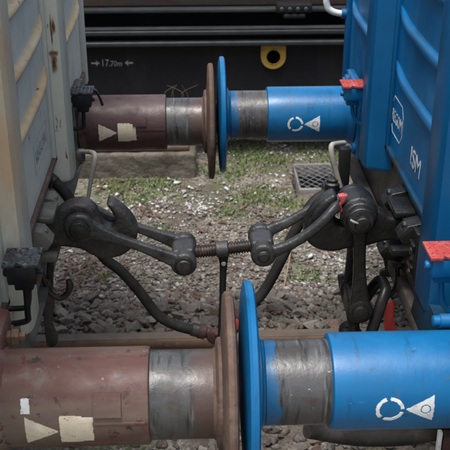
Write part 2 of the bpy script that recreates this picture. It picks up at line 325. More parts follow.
def cyl_patch(cx, cy, cz, r, inside, x0, x1, a0, a1, step=.002, lift=.0008, base=None):
    """raised skin on a cylinder along X; inside(x, s) with s the arc length down from angle 0 (straight up, towards the camera side)"""
    mb = MB(); nx = max(2, int((x1-x0)/step)); na = max(2, int((a1-a0)/step)); idx = {}
    base = r-.004 if base is None else base
    def vid(i, j, top):
        k = (i, j, top)
        if k not in idx:
            x = x0+(x1-x0)*i/nx; w = (a0+(a1-a0)*j/na)/r; rr = r+lift if top else base
            idx[k] = len(mb.v); mb.v.append(Vector((cx+x, cy-math.sin(w)*rr, cz+math.cos(w)*rr)))
        return idx[k]
    cell = {(i, j) for i in range(nx) for j in range(na) if inside(x0+(x1-x0)*(i+.5)/nx, a0+(a1-a0)*(j+.5)/na)}
    for i, j in cell:
        mb.f.append((vid(i, j, 1), vid(i+1, j, 1), vid(i+1, j+1, 1), vid(i, j+1, 1)))
        for di, dj, p, q in ((-1, 0, (i, j), (i, j+1)), (1, 0, (i+1, j+1), (i+1, j)), (0, -1, (i+1, j), (i, j)), (0, 1, (i, j+1), (i+1, j+1))):
            if (i+di, j+dj) not in cell: mb.f.append((vid(*p, 1), vid(*q, 1), vid(*q, 0), vid(*p, 0)))
    return mb

# ------------------------------------------------------------------ the ground and the track
def fbm(x, y, s, seed=0): return noise.fractal(Vector((x*s, y*s, seed)), 1.0, 2.1, 4)
def gz(x, y):
    if .56 < x < .825 and 2.62 < y < 3.01: return -.31      # the drain shaft
    a = abs(y)
    t = min(max((a-1.05)/.55, 0), 1); t = t*t*(3-2*t)
    return -.115*(1-t) - .2*t + .018*fbm(x, y, 1.5) + .008*fbm(x, y, 6, 3)
def axis_pts(lo, hi, step, far):
    c = list(np.arange(lo, hi+1e-6, step)); d = step; a = lo; b = hi; L = []; H = []
    while a > -far: d *= 1.35; a -= d; L.append(a)
    d = step
    while b < far: d *= 1.35; b += d; H.append(b)
    return L[::-1]+c+H
xs = axis_pts(-2.2, 2.4, .04, 150); ys = axis_pts(-1.4, 5.2, .04, 150)
gv = [(x, y, gz(x, y) if abs(x) < 8 and abs(y) < 10 else -.2) for y in ys for x in xs]; nx = len(xs)
gf = [(j*nx+i, j*nx+i+1, (j+1)*nx+i+1, (j+1)*nx+i) for j in range(len(ys)-1) for i in range(nx-1)]
g = MB(); g.v = [Vector(p) for p in gv]; g.f = gf
ground = g.build('ground', 'soil', ang=180, kind='structure', label='grey brown gravel ground with moss between the tracks')

def rail_mesh(y, x0, x1, name='rail'):
    prof = [(-.07, -.172), (-.07, -.160), (-.012, -.14), (-.0085, -.12), (-.0085, -.055), (-.03, -.042), (-.035, -.034), (-.036, -.010), (-.031, -.002), (-.022, 0)]
    prof = prof+[(-a, b) for a, b in prof[::-1]]
    return MB().slab([(y+a, b) for a, b in prof], x0, x1, 0, 1, axis='X')
TRK = thing('railway_track', (0, 0, -.17), kind='structure', label='railway track of rusty rails laid in brown grey ballast')
for y in (.755, -.755):
    r_ = rail_mesh(y, -7, 7).build('rail', 'rail_side', TRK)
    MB().box((-7, y-.026, -.002), (7, y+.026, .0015)).build('running_surface', 'rail_top', r_)
for k in range(-4, 5):
    MB().box((k*.62-.13+.25, -1.25, -.38), (k*.62+.13+.25, 1.25, -.178), .015).build('sleeper', 'sleeper', TRK)
for y in (3.9, 5.34):
    rail_mesh(y, -9, 9).build('rail', 'rail_side', TRK)

def stone_mesh(name, m, n=11, seed=0, flat=1.0):
    rnd = random.Random(seed); bm = bmesh.new()
    for _ in range(n):
        v = Vector((rnd.gauss(0, 1), rnd.gauss(0, 1), rnd.gauss(0, 1))).normalized()*rnd.uniform(.8, 1.05)
        bm.verts.new((v.x*rnd.uniform(.9, 1.15), v.y*rnd.uniform(.75, 1), v.z*flat*.75))
    r = bmesh.ops.convex_hull(bm, input=bm.verts)
    bmesh.ops.delete(bm, geom=list({e for e in r['geom_interior'] if isinstance(e, bmesh.types.BMVert)}), context='VERTS')
    me = bpy.data.meshes.new(name); bm.to_mesh(me); bm.free(); me.materials.append(MATS[m]); return me
SHAPES = [stone_mesh('stone_shape', 'ballast_rock', 13, i) for i in range(14)]
def arr(me):
    v = np.empty(len(me.vertices)*3, 'f'); me.vertices.foreach_get('co', v); me.calc_loop_triangles()
    f = np.empty(len(me.loop_triangles)*3, 'i'); me.loop_triangles.foreach_get('vertices', f)
    return v.reshape(-1, 3), f.reshape(-1, 3)
def scatter(name, m, protos, pts, parent, **props):
    """pts: (x, y, z, size, flatten); all into one mesh"""
    A = [arr(p) for p in protos]; V = []; F = []; o = 0
    for (x, y, z, s, fl) in pts:
        if not clear(x, y): continue
        v, f = A[RNG.integers(len(A))]
        w = RNG.uniform(0, 6.283); c, sn = math.cos(w), math.sin(w); tl = RNG.uniform(-.5, .5)
        q = v*np.array([s, s*RNG.uniform(.7, 1), s*fl]); ct, st = math.cos(tl), math.sin(tl)
        q = np.stack([q[:, 0], q[:, 1]*ct-q[:, 2]*st, q[:, 1]*st+q[:, 2]*ct], 1)
        q = np.stack([q[:, 0]*c-q[:, 1]*sn, q[:, 0]*sn+q[:, 1]*c, q[:, 2]], 1)+np.array([x, y, z])
        V.append(q); F.append(f+o); o += len(v)
    V = np.concatenate(V); F = np.concatenate(F)
    me = bpy.data.meshes.new(name); me.vertices.add(len(V)); me.vertices.foreach_set('co', V.ravel().astype('f'))
    me.loops.add(len(F)*3); me.loops.foreach_set('vertex_index', F.ravel().astype('i'))
    me.polygons.add(len(F)); me.polygons.foreach_set('loop_start', np.arange(0, len(F)*3, 3, dtype='i'))
    me.update(calc_edges=True); me.validate(); me.materials.append(MATS[m]); return link(name, me, parent, **props)

def clear(x, y): return not (.55 < x < .84 and 2.59 < y < 3.03) and not (-.92 < x < -.06 and 2.88 < y < 3.15)
def vis_x(y):  # half width in view at this distance, with a margin
    return .95+.28*max(y, 0)
# ballast: the stones one can pick out, each an object, the rest one mass
big = []
for _ in range(170):
    y = RNG.uniform(.90, 1.32); big.append((RNG.uniform(-.85, .95), y, RNG.uniform(.024, .052)))
for _ in range(120):
    big.append((RNG.uniform(-.1, .85), RNG.uniform(-.05, .45), RNG.uniform(.02, .034)))
for i, (x, y, s) in enumerate(big):
    o = link('ballast_stone', SHAPES[i % len(SHAPES)], TRK)
    o.matrix_parent_inverse = TRK.matrix_world.inverted()
    o.location = (x, y, gz(x, y)+s*.42); o.scale = (s, s*random.uniform(.75, 1), s*random.uniform(.65, .95))
    o.rotation_euler = (random.uniform(-.6, .6), random.uniform(-.6, .6), random.uniform(0, 6.28))
pts = []
for _ in range(5200):
    y = RNG.choice([RNG.uniform(-1.4, -.82), RNG.uniform(-.66, .66), RNG.uniform(.86, 1.5), RNG.uniform(.86, 1.4)])
    x = RNG.uniform(-1.6, 1.6); s = RNG.uniform(.013, .03); pts.append((x, y, gz(x, y)+s*.2, s, .8))
scatter('ballast_fill', 'ballast_rock', SHAPES, pts, TRK, kind='stuff')
# fine gravel and pebbles
small = [stone_mesh('pebble_shape', 'gravel_rock', 7, 40+i) for i in range(10)]
pts = []
while len(pts) < 19000:
    y = RNG.uniform(1.2, 4.6); x = RNG.uniform(-vis_x(y), vis_x(y))
    k = fbm(x, y, 2.2, 5)
    if y > 2.25 and k < .05 and RNG.random() < .72: continue
    if RNG.random() > (1 if y < 2.4 else .6): continue
    s = abs(RNG.normal(0, .0075))+.005
    if y < 1.6: s *= 1.35
    pts.append((x, y, gz(x, y)+s*.25, s, .7))
scatter('gravel', 'gravel_rock', small, pts, None, kind='stuff', label='loose grey and beige gravel strewn over the ground', category='gravel')
pts = []
while len(pts) < 820:
    y = RNG.uniform(1.45, 4.2); x = RNG.uniform(-vis_x(y), vis_x(y))
    if fbm(x, y, 1.8, 11) < .08 and RNG.random() < .9: continue
    s = min(abs(RNG.normal(0, .012))+.006, .036); pts.append((x, y, gz(x, y)+s*.3, s, .65))
for u, v, n, r in ((203, 205, 60, .07), (196, 210, 40, .06), (318, 153, 60, .1), (277, 195, 26, .05), (350, 228, 60, .09), (160, 205, 50, .1), (130, 208, 40, .1), (300, 215, 40, .1), (348, 250, 60, .12), (330, 262, 60, .12), (285, 150, 30, .08)):
    c = at(u, v, Z=-.19)
    for _ in range(n):
        x, y = c.x+RNG.normal(0, r*.6), c.y+RNG.normal(0, r*.6); s = RNG.uniform(.006, .02); pts.append((x, y, gz(x, y)+s*.3, s, .6))
scatter('white_stones', 'white_stone', small, pts, None, kind='stuff', label='white limestone chips scattered among the moss and gravel', category='stones')
# leaf litter
lf = bpy.data.meshes.new('leaf_shape'); lf.from_pydata([(-1, 0, .1), (-.3, .42, .25), (.5, .3, .15), (1, 0, .3), (.4, -.35, .22), (-.3, -.4, .1), (0, 0, -.05)], [], [(0, 6, 1), (1, 6, 2), (2, 6, 3), (3, 6, 4), (4, 6, 5), (5, 6, 0)]); lf.materials.append(MATS['litter'])
pts = []
while len(pts) < 1500:
    y = RNG.uniform(.9, 4.2); x = RNG.uniform(-vis_x(y), vis_x(y))
    if fbm(x, y, 1.6, 21) < .02 and RNG.random() < .8: continue
    s = RNG.uniform(.008, .026); pts.append((x, y, gz(x, y)+.008+s*.25, s, .9))
for u, v, n, r in ((68, 285, 90, .1), (85, 262, 60, .08), (266, 318, 90, .08), (190, 300, 80, .12), (150, 205, 60, .1), (105, 180, 50, .12), (60, 300, 60, .08)):
    c = at(u, v, Z=-.15)
    for _ in range(n):
        x, y = c.x+RNG.normal(0, r*.6), c.y+RNG.normal(0, r*.6); s = RNG.uniform(.008, .022); pts.append((x, y, gz(x, y)+.01+s*.25, s, .9))
scatter('leaf_litter', 'litter', [lf], pts, None, kind='stuff', label='small dead brown leaves lying on the gravel', category='leaves')
# moss and low weeds: many small blades
bl = bpy.data.meshes.new('blade_shape'); bl.from_pydata([(-.16, 0, 0), (.16, 0, 0), (.13, .25, .55), (-.13, .25, .55), (0, .75, .95)], [], [(0, 1, 2, 3), (3, 2, 4)]); bl.materials.append(MATS['moss_green'])
clumps = [(a.x, a.y, n, r) for a, n, r in [(at(u, v, Z=-.19), n, r) for u, v, n, r in
    [(100, 168, 260, .17), (120, 165, 260, .15), (128, 176, 160, .12), (152, 188, 150, .12), (165, 178, 110, .08), (140, 200, 90, .09), (250, 158, 190, .14), (246, 152, 140, .12), (262, 192, 190, .12), (256, 200, 110, .09), (278, 160, 100, .09), (325, 158, 150, .12), (310, 150, 120, .12), (240, 172, 80, .1), (312, 278, 110, .07), (106, 277, 80, .03), (215, 170, 90, .08), (160, 230, 60, .06), (230, 212, 70, .07), (118, 186, 120, .1), (285, 205, 70, .07)]]]
pts = []
for cx, cy, n, r in clumps:
    for _ in range(int(n*4.2)):
        x, y = cx+RNG.normal(0, r*.75), cy+RNG.normal(0, r*.6)
        pts.append((x, y, gz(x, y)-.002, RNG.uniform(.008, .026), 1.1))
for _ in range(11000):
    y = RNG.uniform(1.7, 4.4); x = RNG.uniform(-vis_x(y), vis_x(y))
    if fbm(x, y, 2.6, 2) > .0: pts.append((x, y, gz(x, y)-.002, RNG.uniform(.004, .014), .8))
scatter('moss', 'moss_green', [bl], pts, None, kind='stuff', label='green moss and tiny weeds growing in the gravel', category='moss')
# dry grass stems
gm = MB()
for _ in range(160):
    y = RNG.uniform(1.0, 3.3); x = RNG.uniform(-vis_x(y), vis_x(y)); w = RNG.uniform(0, 6.28); h = RNG.uniform(.02, .07); l = RNG.uniform(.03, .12)
    p = Vector((x, y, gz(x, y))); d = Vector((math.cos(w), math.sin(w), 0))
    gm.tube([p, p+d*l*.5+Vector((0, 0, h*.8)), p+d*l+Vector((0, 0, h*.6))], [.0014, .0012, .0006], 4, 3)
for u in (168, 176, 181, 184, 190, 172):
    p = at(u, 104, Y=2.86); gm.tube([p, p+Vector((RNG.uniform(-.03, .03), 0, .07)), p+Vector((RNG.uniform(-.09, .09), 0, .12))], [.0009, .0008, .0005], 5, 7)
for a, b, c in (((292, 240), (289, 262), (283, 292)), ((175, 312), (190, 300), (212, 292)), ((190, 305), (215, 300), (245, 296))):
    q = [at(*k, Z=-.17+.03*(i == 1)) for i, k in enumerate((a, b, c))]; gm.tube(q, [.003, .004, .0035], 6, 5)
gm.build('dry_stems', 'dry_grass', kind='stuff', label='thin dry grass stems sticking out of the gravel', category='grass')

# concrete block and drain beyond the far rail
b0 = thing('concrete_block', (-.4, 2.98, -.2), label='weathered concrete foundation block on the ground beyond the far maroon buffer', category='concrete block')
bo = cast(MB().box((-.9, 2.9, -.3), (-.075, 3.14, -.035), .02, 3).build('block_body', 'concrete', b0), .011, 2)
for v in bo.data.vertices: v.co += Vector((.4, -2.98, .2))*0 + v.normal*(.006*fbm(v.co.x+v.co.z, v.co.y+v.co.z*1.3, 9, 4)-.002)
MB().box((-.93, 2.93, -.033), (-.12, 3.12, .0), .008).build('cover_slab', 'rust_disc', b0)
dr = thing('drain_grate', (.68, 2.82, -.19), label='square drain with diagonal steel mesh and pale concrete rim', category='drain')
x0, x1, y0, y1, zt = .552, .83, 2.60, 3.02, -.165
for a, b in (((x0, y0, -.32), (x1, y0+.03, zt)), ((x0, y1-.02, -.32), (x1, y1, zt)), ((x0, y0+.03, -.32), (x0+.012, y1-.02, zt-.002)), ((x1-.012, y0+.03, -.32), (x1, y1-.02, zt-.002))):
    MB().box(a, b, .006).build('rim', 'drain_concrete', dr)
MB().box((x0+.012, y0+.03, -.29), (x1-.012, y1-.02, -.25)).build('pit_shade_plate', 'pit_shade', dr)  # black plate below the grate, the dark of the shaft put into its colour
gm = MB(); ix0, ix1, iy0, iy1 = x0+.012, x1-.012, y0+.03, y1-.02; cxm = (ix0+ix1)/2
for sgn in (1, -1):
    for k in range(-14, 30):
        c = k*.07
        P = []
        for t in np.linspace(0, 1, 60):
            x = ix0+(ix1-ix0)*t; y = iy0+c+sgn*(x-cxm)*1.25
            if iy0 <= y <= iy1: P.append((x, y))
        if len(P) > 1: gm.tube([(*P[0], zt-.008-.002*(sgn > 0)), (*P[-1], zt-.008-.002*(sgn > 0))], .0021, 5, 1)
gm.build('grate_mesh', 'grate_steel', dr)

# ------------------------------------------------------------------ the black low wagon on the next track
FWG = thing('low_wagon', (0, 4.6, 0), label='black low wagon with yellow lashing eye standing on the next track', category='wagon')
YB = 3.2
MB().box((-6, YB, .21), (6, YB+.05, .60)).build('side_sill', 'dark_wagon', FWG)
MB().box((-6, YB-.03, .185), (6, YB+.2, .208), .005).build('bottom_flange', 'dark_wagon', FWG)
MB().tube([(-6, YB-.035, .602), (6, YB-.035, .602)], (.045, .02), 16, 1, (0, 1, 0), 3).build('sill_flange', 'dark_flange', FWG)
MB().box((-6, YB+.01, .618), (6, YB+.06, .655)).build('sill_recess', 'dark_wagon', FWG)
MB().tube([(-6, YB-.03, .672), (6, YB-.03, .672)], (.05, .021), 16, 1, (0, 1, 0), 3).build('sill_flange', 'dark_flange', FWG)
MB().box((-6, YB-.075, .691), (6, YB-.01, .699), .003).build('edge_strip', 'dark_flange', FWG)
MB().box((-6, YB+.25, .3), (6, YB+2.4, .76)).build('underframe', 'dark_wagon', FWG)
MB().box((-6, YB+.06, .765), (6, YB+.16, .79), .006).build('deck_edge', 'dark_flange', FWG)
MB().box((-6, YB+.12, .795), (6, YB+2.5, 1.25), .01).build('deck_side', 'deck_brown', FWG)
bk = MB().box((.44, YB-.02, .775), (.66, YB+.11, .83), .01).build('hinge', 'black_paint', FWG)
MB().box((.48, YB-.03, .745), (.62, YB+.1, .772), .008).build('hinge_leaf', 'black_paint', bk)
for k in range(4): MB().lathe((.47+k*.05, YB-.022, .803), (0, -1, 0), [(0, .014), (.012, .014), (.016, .009)], 10).build('bolt', 'dark_flange', bk)
for x in (-5.2, 5.2):
    for y in (3.88, 5.32): MB().lathe((x, y-.06, .42), (0, 1, 0), [(0, .40), (.09, .42), (.1, .44), (.13, .45), (.135, .2)], 40).build('wheel', 'rail_side', FWG)
# yellow eye: plate with a hole
c = at(273, 55.5, Y=YB); n = 40; vs = []; fs = []
for yy in (YB-.03, YB-.002):
    for k in range(n):
        w = 2*math.pi*k/n; dx, dz = math.sin(w), math.cos(w)
        ro = .079
        if dz > 0: ro = min(.079/max(abs(dx), 1e-4), .078/max(dz, 1e-4))
        vs += [(c.x+dx*ro, yy, c.z+dz*ro), (c.x+dx*.038, yy, c.z+dz*.038)]
for k in range(n):
    a, b = 2*k, 2*((k+1) % n); o = 2*n
    fs += [(a, b, b+1, a+1), (a+o, a+1+o, b+1+o, b+o), (a, a+o, b+o, b), (a+1, b+1, b+1+o, a+1+o)]
ey = MB().add(vs, fs).build('lashing_eye', 'yellow_paint', FWG)
MB().lathe((c.x, YB-.034, c.z), (0, 1, 0), [(0, .044), (.0005, .05), (.006, .053), (.006, .04), (.0, .04), (0, .044)], 32).build('lip', 'yellow_paint', ey)
for k in range(9): MB().lathe((-1.05+k*.26, YB-.001, .25), (0, -1, 0), [(0, .011), (.004, .01), (.007, .005)], 10).build('rivet', 'dark_wagon', FWG)
# 17.70m between two arrows
p = at(102, 66.2, Y=YB-.0005)
link('distance_marking', text_mesh('distance_marking', '17.', .064, 'pale_stencil', (at(101, 67, Y=YB).x, YB-.001, p.z), (1, 0, 0), (0, 0, 1), stretch=.82), FWG)
link('distance_marking', text_mesh('distance_marking', '70m', .05, 'pale_stencil', (at(110.6, 67, Y=YB).x, YB-.001, p.z), (1, 0, 0), (0, 0, 1), stretch=.85), FWG)
zc = at(112, 63, Y=YB).z
for u, d in ((99.6, 1), (124.6, -1)):
    x = at(u, 62, Y=YB).x
    ol = [(0, 0), (-.024, .019), (-.02, .006), (-.054, .005), (-.054, -.005), (-.02, -.006), (-.024, -.019)]
    MB().slab([(x+d*a, zc+b) for a, b in ol], YB-.0022, YB-.0008, 0, 1).build('arrow_marking', 'pale_stencil', FWG)

# ------------------------------------------------------------------ the two coupled wagons
ZB = .93
def tri(x, s, x0, x1, sc, h0, h1):
    if not x0 <= x <= x1: return False
    t = (x-x0)/(x1-x0); return abs(s-sc) < h0+(h1-h0)*t
def wear(x, s, sc=70, th=-.35): return noise.noise(Vector((x*160, s*160, 3.1))) > -.7
def jit(f, a=.0013, sc=110):
    return lambda x, s: f(x+a*noise.noise(Vector((x*sc, s*sc, 1.3)))+a*.6*noise.noise(Vector((x*sc*3, s*sc*3, 2.3))), s+a*noise.noise(Vector((x*sc, s*sc, 7.7)))+a*.6*noise.noise(Vector((x*sc*3, s*sc*3, 5.3))))

def buffer(parent, sgn, y, z, cm, dm, seed):
    """sgn: -1 the maroon side, +1 the blue side; the disc meets its twin at x = 0"""
    X = lambda a: sgn*a
    bf = bpy.data.objects.new('buffer', None); COL.objects.link(bf); bf.location = (X(.55), y, z)
    bf.matrix_world = Matrix.Translation((X(.55), y, z)); bf.parent = parent; bf.matrix_parent_inverse = parent.matrix_world.inverted()
    ax = (sgn, 0, 0); o = (0, y, z); ph = 0
    MB().lathe(o, ax, [(.0035, .02), (.0045, .12), (.009, .205), (.013, .222), (.019, .2255), (.029, .2235), (.033, .217), (.036, .15), (.040, .12), (.043, .02)], 96).build('buffer_disc', dm, bf, 30)
    rp = .098 if sgn < 0 and y < 0 else .0935
    MB().lathe(o, ax, [(.0365, .124), (.046, .123), (.050, .117), (.052, rp+.004), (.058, rp), (.059, rp-.02)] if sgn < 0 else [(.0365, .106), (.044, .105), (.047, rp+.003), (.052, rp), (.053, rp-.02)], 72).build('collar', 'rust_disc' if sgn < 0 else 'blue_paint', bf, 30)
    MB().lathe(o, ax, [(.05, rp-.006), (.054, rp-.0003), (.3, rp)], 72).build('plunger', 'sleeve_maroon' if sgn < 0 else 'sleeve_blue', bf, 30)
    cas = MB().lathe(o, ax, [(.193, .088), (.1935, .101), (.196, .1055), (.204, .1068), (.36, .107), (.50, .107), (.515, .118), (.525, .12), (.53, .09)], 96).build('casing', cm, bf, 30)
    # square base flange with bolts
    fm = 'grey_grimy' if sgn < 0 else 'blue_wall'
    MB().box((min(X(.528), X(.56)), y-.17, z-.13), (max(X(.528), X(.56)), y+.17, z+.13), .01).build('base_flange', fm, bf)
    for dy in (-1, 1):
        for dz in (-1, 1):
            b = MB().lathe((X(.53), y+dy*.122, z+dz*.098), (-sgn, 0, 0), [(0, .03), (.004, .03), (.0045, .0225), (.014, .0225), (.016, .018), (.0162, .011), (.024, .011), (.025, .009)], 6 if False else 18)
            b.build('bolt', ('rusty_bolt' if y < 0 else 'grey_grimy') if sgn < 0 else 'blue_wall', bf)
    return bf, cas

def step_box(parent, x, y, zt, top, body, flip):
    # small foot tread: box bracket with a ribbed plate on top
    bx = MB().box((x-.034, y-.036, zt-.062), (x+.034, y+.034, zt-.014), .005)
    bx.box((x-.022, y-.02, zt-.085), (x+.022, y+.02, zt-.06), .004)
    b = bx.build('step_bracket', body, parent)
    t = MB().slab([(x-.041, y-.043), (x-.012, y-.044), (x-.010, y-.036), (x+.003, y-.036), (x+.005, y-.043), (x+.041, y-.042), (x+.042, y+.006), (x+.036, y+.008), (x+.036, y+.019), (x+.042, y+.021), (x+.041, y+.043), (x-.042, y+.042)], zt-.013, zt-.004, .0018, 1, 'Z')
    for k in range(6):
        for j in range(6):
            cx, cy = x-.034+k*.0136, y-.035+j*.014
            a = R(45 if (k+j) % 2 else -45)+random.uniform(-.1, .1); dx, dy = math.cos(a)*.0062, math.sin(a)*.0062
            if random.random() < .85: t.tube([(cx-dx, cy-dy, zt-.0042), (cx, cy, zt-.0036), (cx+dx, cy+dy, zt-.0042)], [(.0008, .0008), (.0022, .0018), (.0008, .0008)], 6, 2, (0, 0, 1))
    t.build('tread', top, b)
    return b

def wagon(sgn):
    L = sgn < 0; X = lambda a: sgn*a; dz = -.022 if L else .004
    pm = 'grey_paint' if L else 'blue_wall'
    def bx(a, b, y0, y1, z0, z1, bev, name, m, par, seg=2): return MB().box((min(X(a), X(b)), y0, z0), (max(X(a), X(b)), y1, z1), bev, seg).build(name, m, par)
    Wg = thing('freight_wagon', (X(2.2), 0, 0),
               label='weathered pale grey freight wagon with maroon buffers' if L else 'bright blue freight wagon with blue buffers and red treads', category='freight wagon', group='coupled freight wagons')
    wall = bx(.56 if L else .58, .63, -1.38, 1.38, .985, 2.2, 0, 'end_wall', pm, Wg)
    bx(.64, 5.0, -1.40, 1.40, .98, 2.19, .01, 'body', pm, Wg); bx(.55, .66, -1.41, 1.41, 2.202, 2.28, .015, 'top_rail', pm, Wg)
    # posts: hollow pressed channels, chamfered at the foot
    posts = ((.352, .485), (-.57, -.43)) if L else ((.42, .56), (-.51, -.36)); xw = .56 if L else .58
    for y0, y1 in posts:
        zf = .882 if y0 > 0 else .865
        m = MB(); xo, xi = .50, xw+.012
        # section in X-Y with soft corners, tapering to the wall
        sec = [(xi, y0-.012), (xo+.03, y0), (xo+.010, y0+.008), (xo+.002, y0+.022), (xo, y0+.03), (xo, y1-.045), (xo+.002, y1-.022), (xo+.010, y1-.008), (xo+.03, y1), (xi, y1+.012)]
        lv = [(zf, .014), (zf+.006, .004), (zf+.016, 0), (2.2, 0)]
        n = len(sec); vs = []; fs = []
        for z, d in lv:
            for a, b in sec:
                yc = (y0+y1)/2; vs.append((X(min(a+d*1.2, xi)), yc+(b-yc)*(1-d*2.2), z))
        for i in range(len(lv)-1):
            for k in range(n): fs.append((i*n+k, i*n+(k+1) % n, (i+1)*n+(k+1) % n, (i+1)*n+k))
        fs += [tuple(range(n)), tuple((len(lv)-1)*n+k for k in range(n))]
        post = m.add(vs, fs).build('end_post', ('grey_post' if y0 > 0 else 'grey_post_near') if L else pm, Wg, 30)
        for yy in (y0-.032, y1+.008):
            bx(xw-.014, xw+.001, yy, yy+.026, .97, 2.2, .004, 'weld_flange', pm, post)
    # horizontal pressed ribs with run-out ends
    zs = [1.262, 1.425, 1.588, 1.75, 1.91, 2.07] if L else [1.245, 1.425, 1.60, 1.775, 1.95, 2.1]
    gaps = [(posts[1][1]+.03, posts[0][0]-.03), (posts[0][1]+.03, 1.28), (-1.28, posts[1][0]-.03)]
    for z in zs:
        for ya, yb in gaps:
            P = []; rr = []
            for t, h in ((0, .15), (.05, .55), (.12, .92), (.2, 1), (.35, 1), (.65, 1), (.8, 1), (.88, .92), (.95, .55), (1, .15)):
                sag = .034*max(0, abs(t-.5)*2-.45)**1.6/.38
                P.append((X(xw-.001), ya+(yb-ya)*t, z+sag)); rr.append((.021*h, .0165*(.35+.65*h)) if L else (.016*h, .021*(.35+.65*h)))
            MB().tube(P, rr, 16, 4, (1, 0, 0)).build('rib', 'tan_paint' if L else pm, wall)
    bx(xw-.02, xw+.004, 1.29, 1.345, .93, 2.2, .006, 'corner_angle', pm, Wg)
    bx(xw-.02, xw+.004, -1.345, -1.29, .93, 2.2, .006, 'corner_angle', pm, Wg)
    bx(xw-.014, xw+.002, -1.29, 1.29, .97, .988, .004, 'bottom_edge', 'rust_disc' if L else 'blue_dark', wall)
    # headstock: a channel
    hm = 'grey_grimy' if L else 'black_rusty'
    bx(.60, .66, -1.25, 1.25, .64, .958, .004, 'headstock', hm, Wg)
    bx(.566, .64, -1.25, 1.25, .625, .645, .004, 'headstock_flange', hm, Wg) if L else bx(.56, .598, -1.25, 1.25, .615, .672, .004, 'headstock_flange', 'flange_brown', Wg)
    bx(1.0, 4.6, -.9, -.8, .5, .98, .01, 'sole_bar', hm, Wg); bx(1.0, 4.6, .8, .9, .5, .98, .01, 'sole_bar', hm, Wg)
    for xx in (1.7, 3.5):
        for y in (.78, -.78): MB().lathe((X(xx), y-.07, .455), (0, 1, 0), [(0, .42), (.02, .44), (.09, .455), (.1, .47), (.125, .475), (.13, .2)] if y < 0 else [(0, .2), (.005, .475), (.03, .47), (.04, .455), (.11, .44), (.13, .42)], 48).build('wheel', 'rail_side', Wg)
        MB().lathe((X(xx), -.78, .455), (0, 1, 0), [(0, .08), (1.56, .08)], 20).build('axle', 'rail_side', Wg)
    # draw gear: plate, gussets, bolts
    dm = 'grey_grimy' if L else 'black_steel'
    dp = bx(.575, .602, -.15, .16, .70, .952, .006, 'draw_plate', dm, Wg)
    for (y0, y1, z0, z1) in ((-.145, -.085, .875, .955), (.085, .15, .875, .955), (.085, .15, .70, .775))[:2 if L else 3]:
        x = [X(.577), X(.52), X(.505), X(.53), X(.577)]
        MB().slab(list(zip(x, [z0, z0+.012, z0+.035, z1-.01, z1])), y0, y1, .003, 1).build('gusset', 'grey_grimy' if L else 'black_steel', dp)
        MB().lathe((X(.53), (y0+y1)/2, (z0+z1)/2+.02), (-sgn, 0, 0), [(0, .013), (.009, .013), (.011, .010)], 6).build('bolt', dm, dp)
    bx(.51, .577, -.06, .06, .80, .822, .004, 'guide', dm, dp); bx(.51, .577, -.06, .06, .93, .95, .004, 'guide', dm, dp)
    if not L:
        pl = bx(.54, .576, -.215, -.16, .80, .955, .005, 'bolted_plate', 'black_steel', dp)
        for zz in (.84, .91):
            bx(.532, .542, -.212, -.163, zz-.006, zz+.006, .002, 'plate_edge', 'black_steel', pl)
            MB().lathe((X(.54), -.187, zz-.022), (-sgn, 0, 0), [(0, .012), (.008, .012), (.01, .009)], 6).build('bolt', 'black_rusty', pl)
    # buffers
    for y in (-.875, .875):
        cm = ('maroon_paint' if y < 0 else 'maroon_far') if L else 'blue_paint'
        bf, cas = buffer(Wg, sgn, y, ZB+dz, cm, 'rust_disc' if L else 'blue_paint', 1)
        r = .107; st = .0014 if y < 0 else .0018; cz = ZB+dz
        if L:
            sc = .178 if y < 0 else .171
            k0 = at(25, 425, Y=-.98).x if y < 0 else at(99, 136, Y=.77).x
            f1 = lambda x, s: tri(x, s, k0, k0+.068, sc, .036, .001) and (y > 0 or wear(x, s))
            f2 = lambda x, s: k0+.072 < x < k0+.141 and abs(s-sc) < (.037 if x < k0+.118 else .033) and (y > 0 or wear(x, s, 70, -.5))
            cyl_patch(0, y, cz, r, jit(f1), k0-.01, k0+.08, sc-.05, sc+.05, st).build('triangle_marking', 'cream_mark', cas)
            cyl_patch(0, y, cz, r, jit(f2), k0+.07, k0+.16, sc-.05, sc+.05, st).build('square_marking', 'cream_mark', cas)
            if y < 0:
                f3 = lambda x, s: k0-.007 < x < k0+.011 and abs(s-.118) < .016 and wear(x, s, 120, -.3)
                cyl_patch(0, y, cz, r, jit(f3), k0-.02, k0+.03, .09, .15, st).build('paint_patch', 'white_mark', cas)
            xa, xb, sa, sb = (k0+.145, k0+.2, .096, .144) if y < 0 else (k0+.13, k0+.18, .10, .145)
            f4 = lambda x, s: xa < x < xb and sa < s < sb
            pl = cyl_patch(0, y, cz, r, f4, xa-.01, xb+.01, sa-.01, sb+.01, .003, .006).build('cast_pad', cm, cas, 20)
            f5 = lambda x, s: k0+.143 < x < k0+.25 and .157 < s < .163
            cyl_patch(0, y, cz, r, f5, k0+.13, k0+.26, .15, .17, .002, .003).build('cast_seam', cm, cas, 20)
        else:
            xc, s0 = (at(389.5, 412, Y=-.98).x, .168) if y < 0 else (at(295.5, 121, Y=.77).x, .172)
            def arc(x, s, a=xc, b=s0):
                q = math.hypot(x-a, s-b)
                if not .0225 < q < .030: return False
                w = math.degrees(math.atan2(s-b, x-a)) % 360
                return not (any(abs((w-g+180) % 360-180) < 10 for g in (5, 125, 262)))
            cyl_patch(0, y, cz, r, jit(arc, .001, 200), xc-.035, xc+.035, s0-.035, s0+.035, .0012 if y < 0 else .0016).build('circle_marking', 'white_mark', cas)
            f1 = lambda x, s: tri(x, s, xc+.035, xc+.093, s0, .001, .033) and (y > 0 or wear(x, s, 90, -.55)) and not (.0085 < math.hypot(x-xc-.076, s-s0) < .0115)
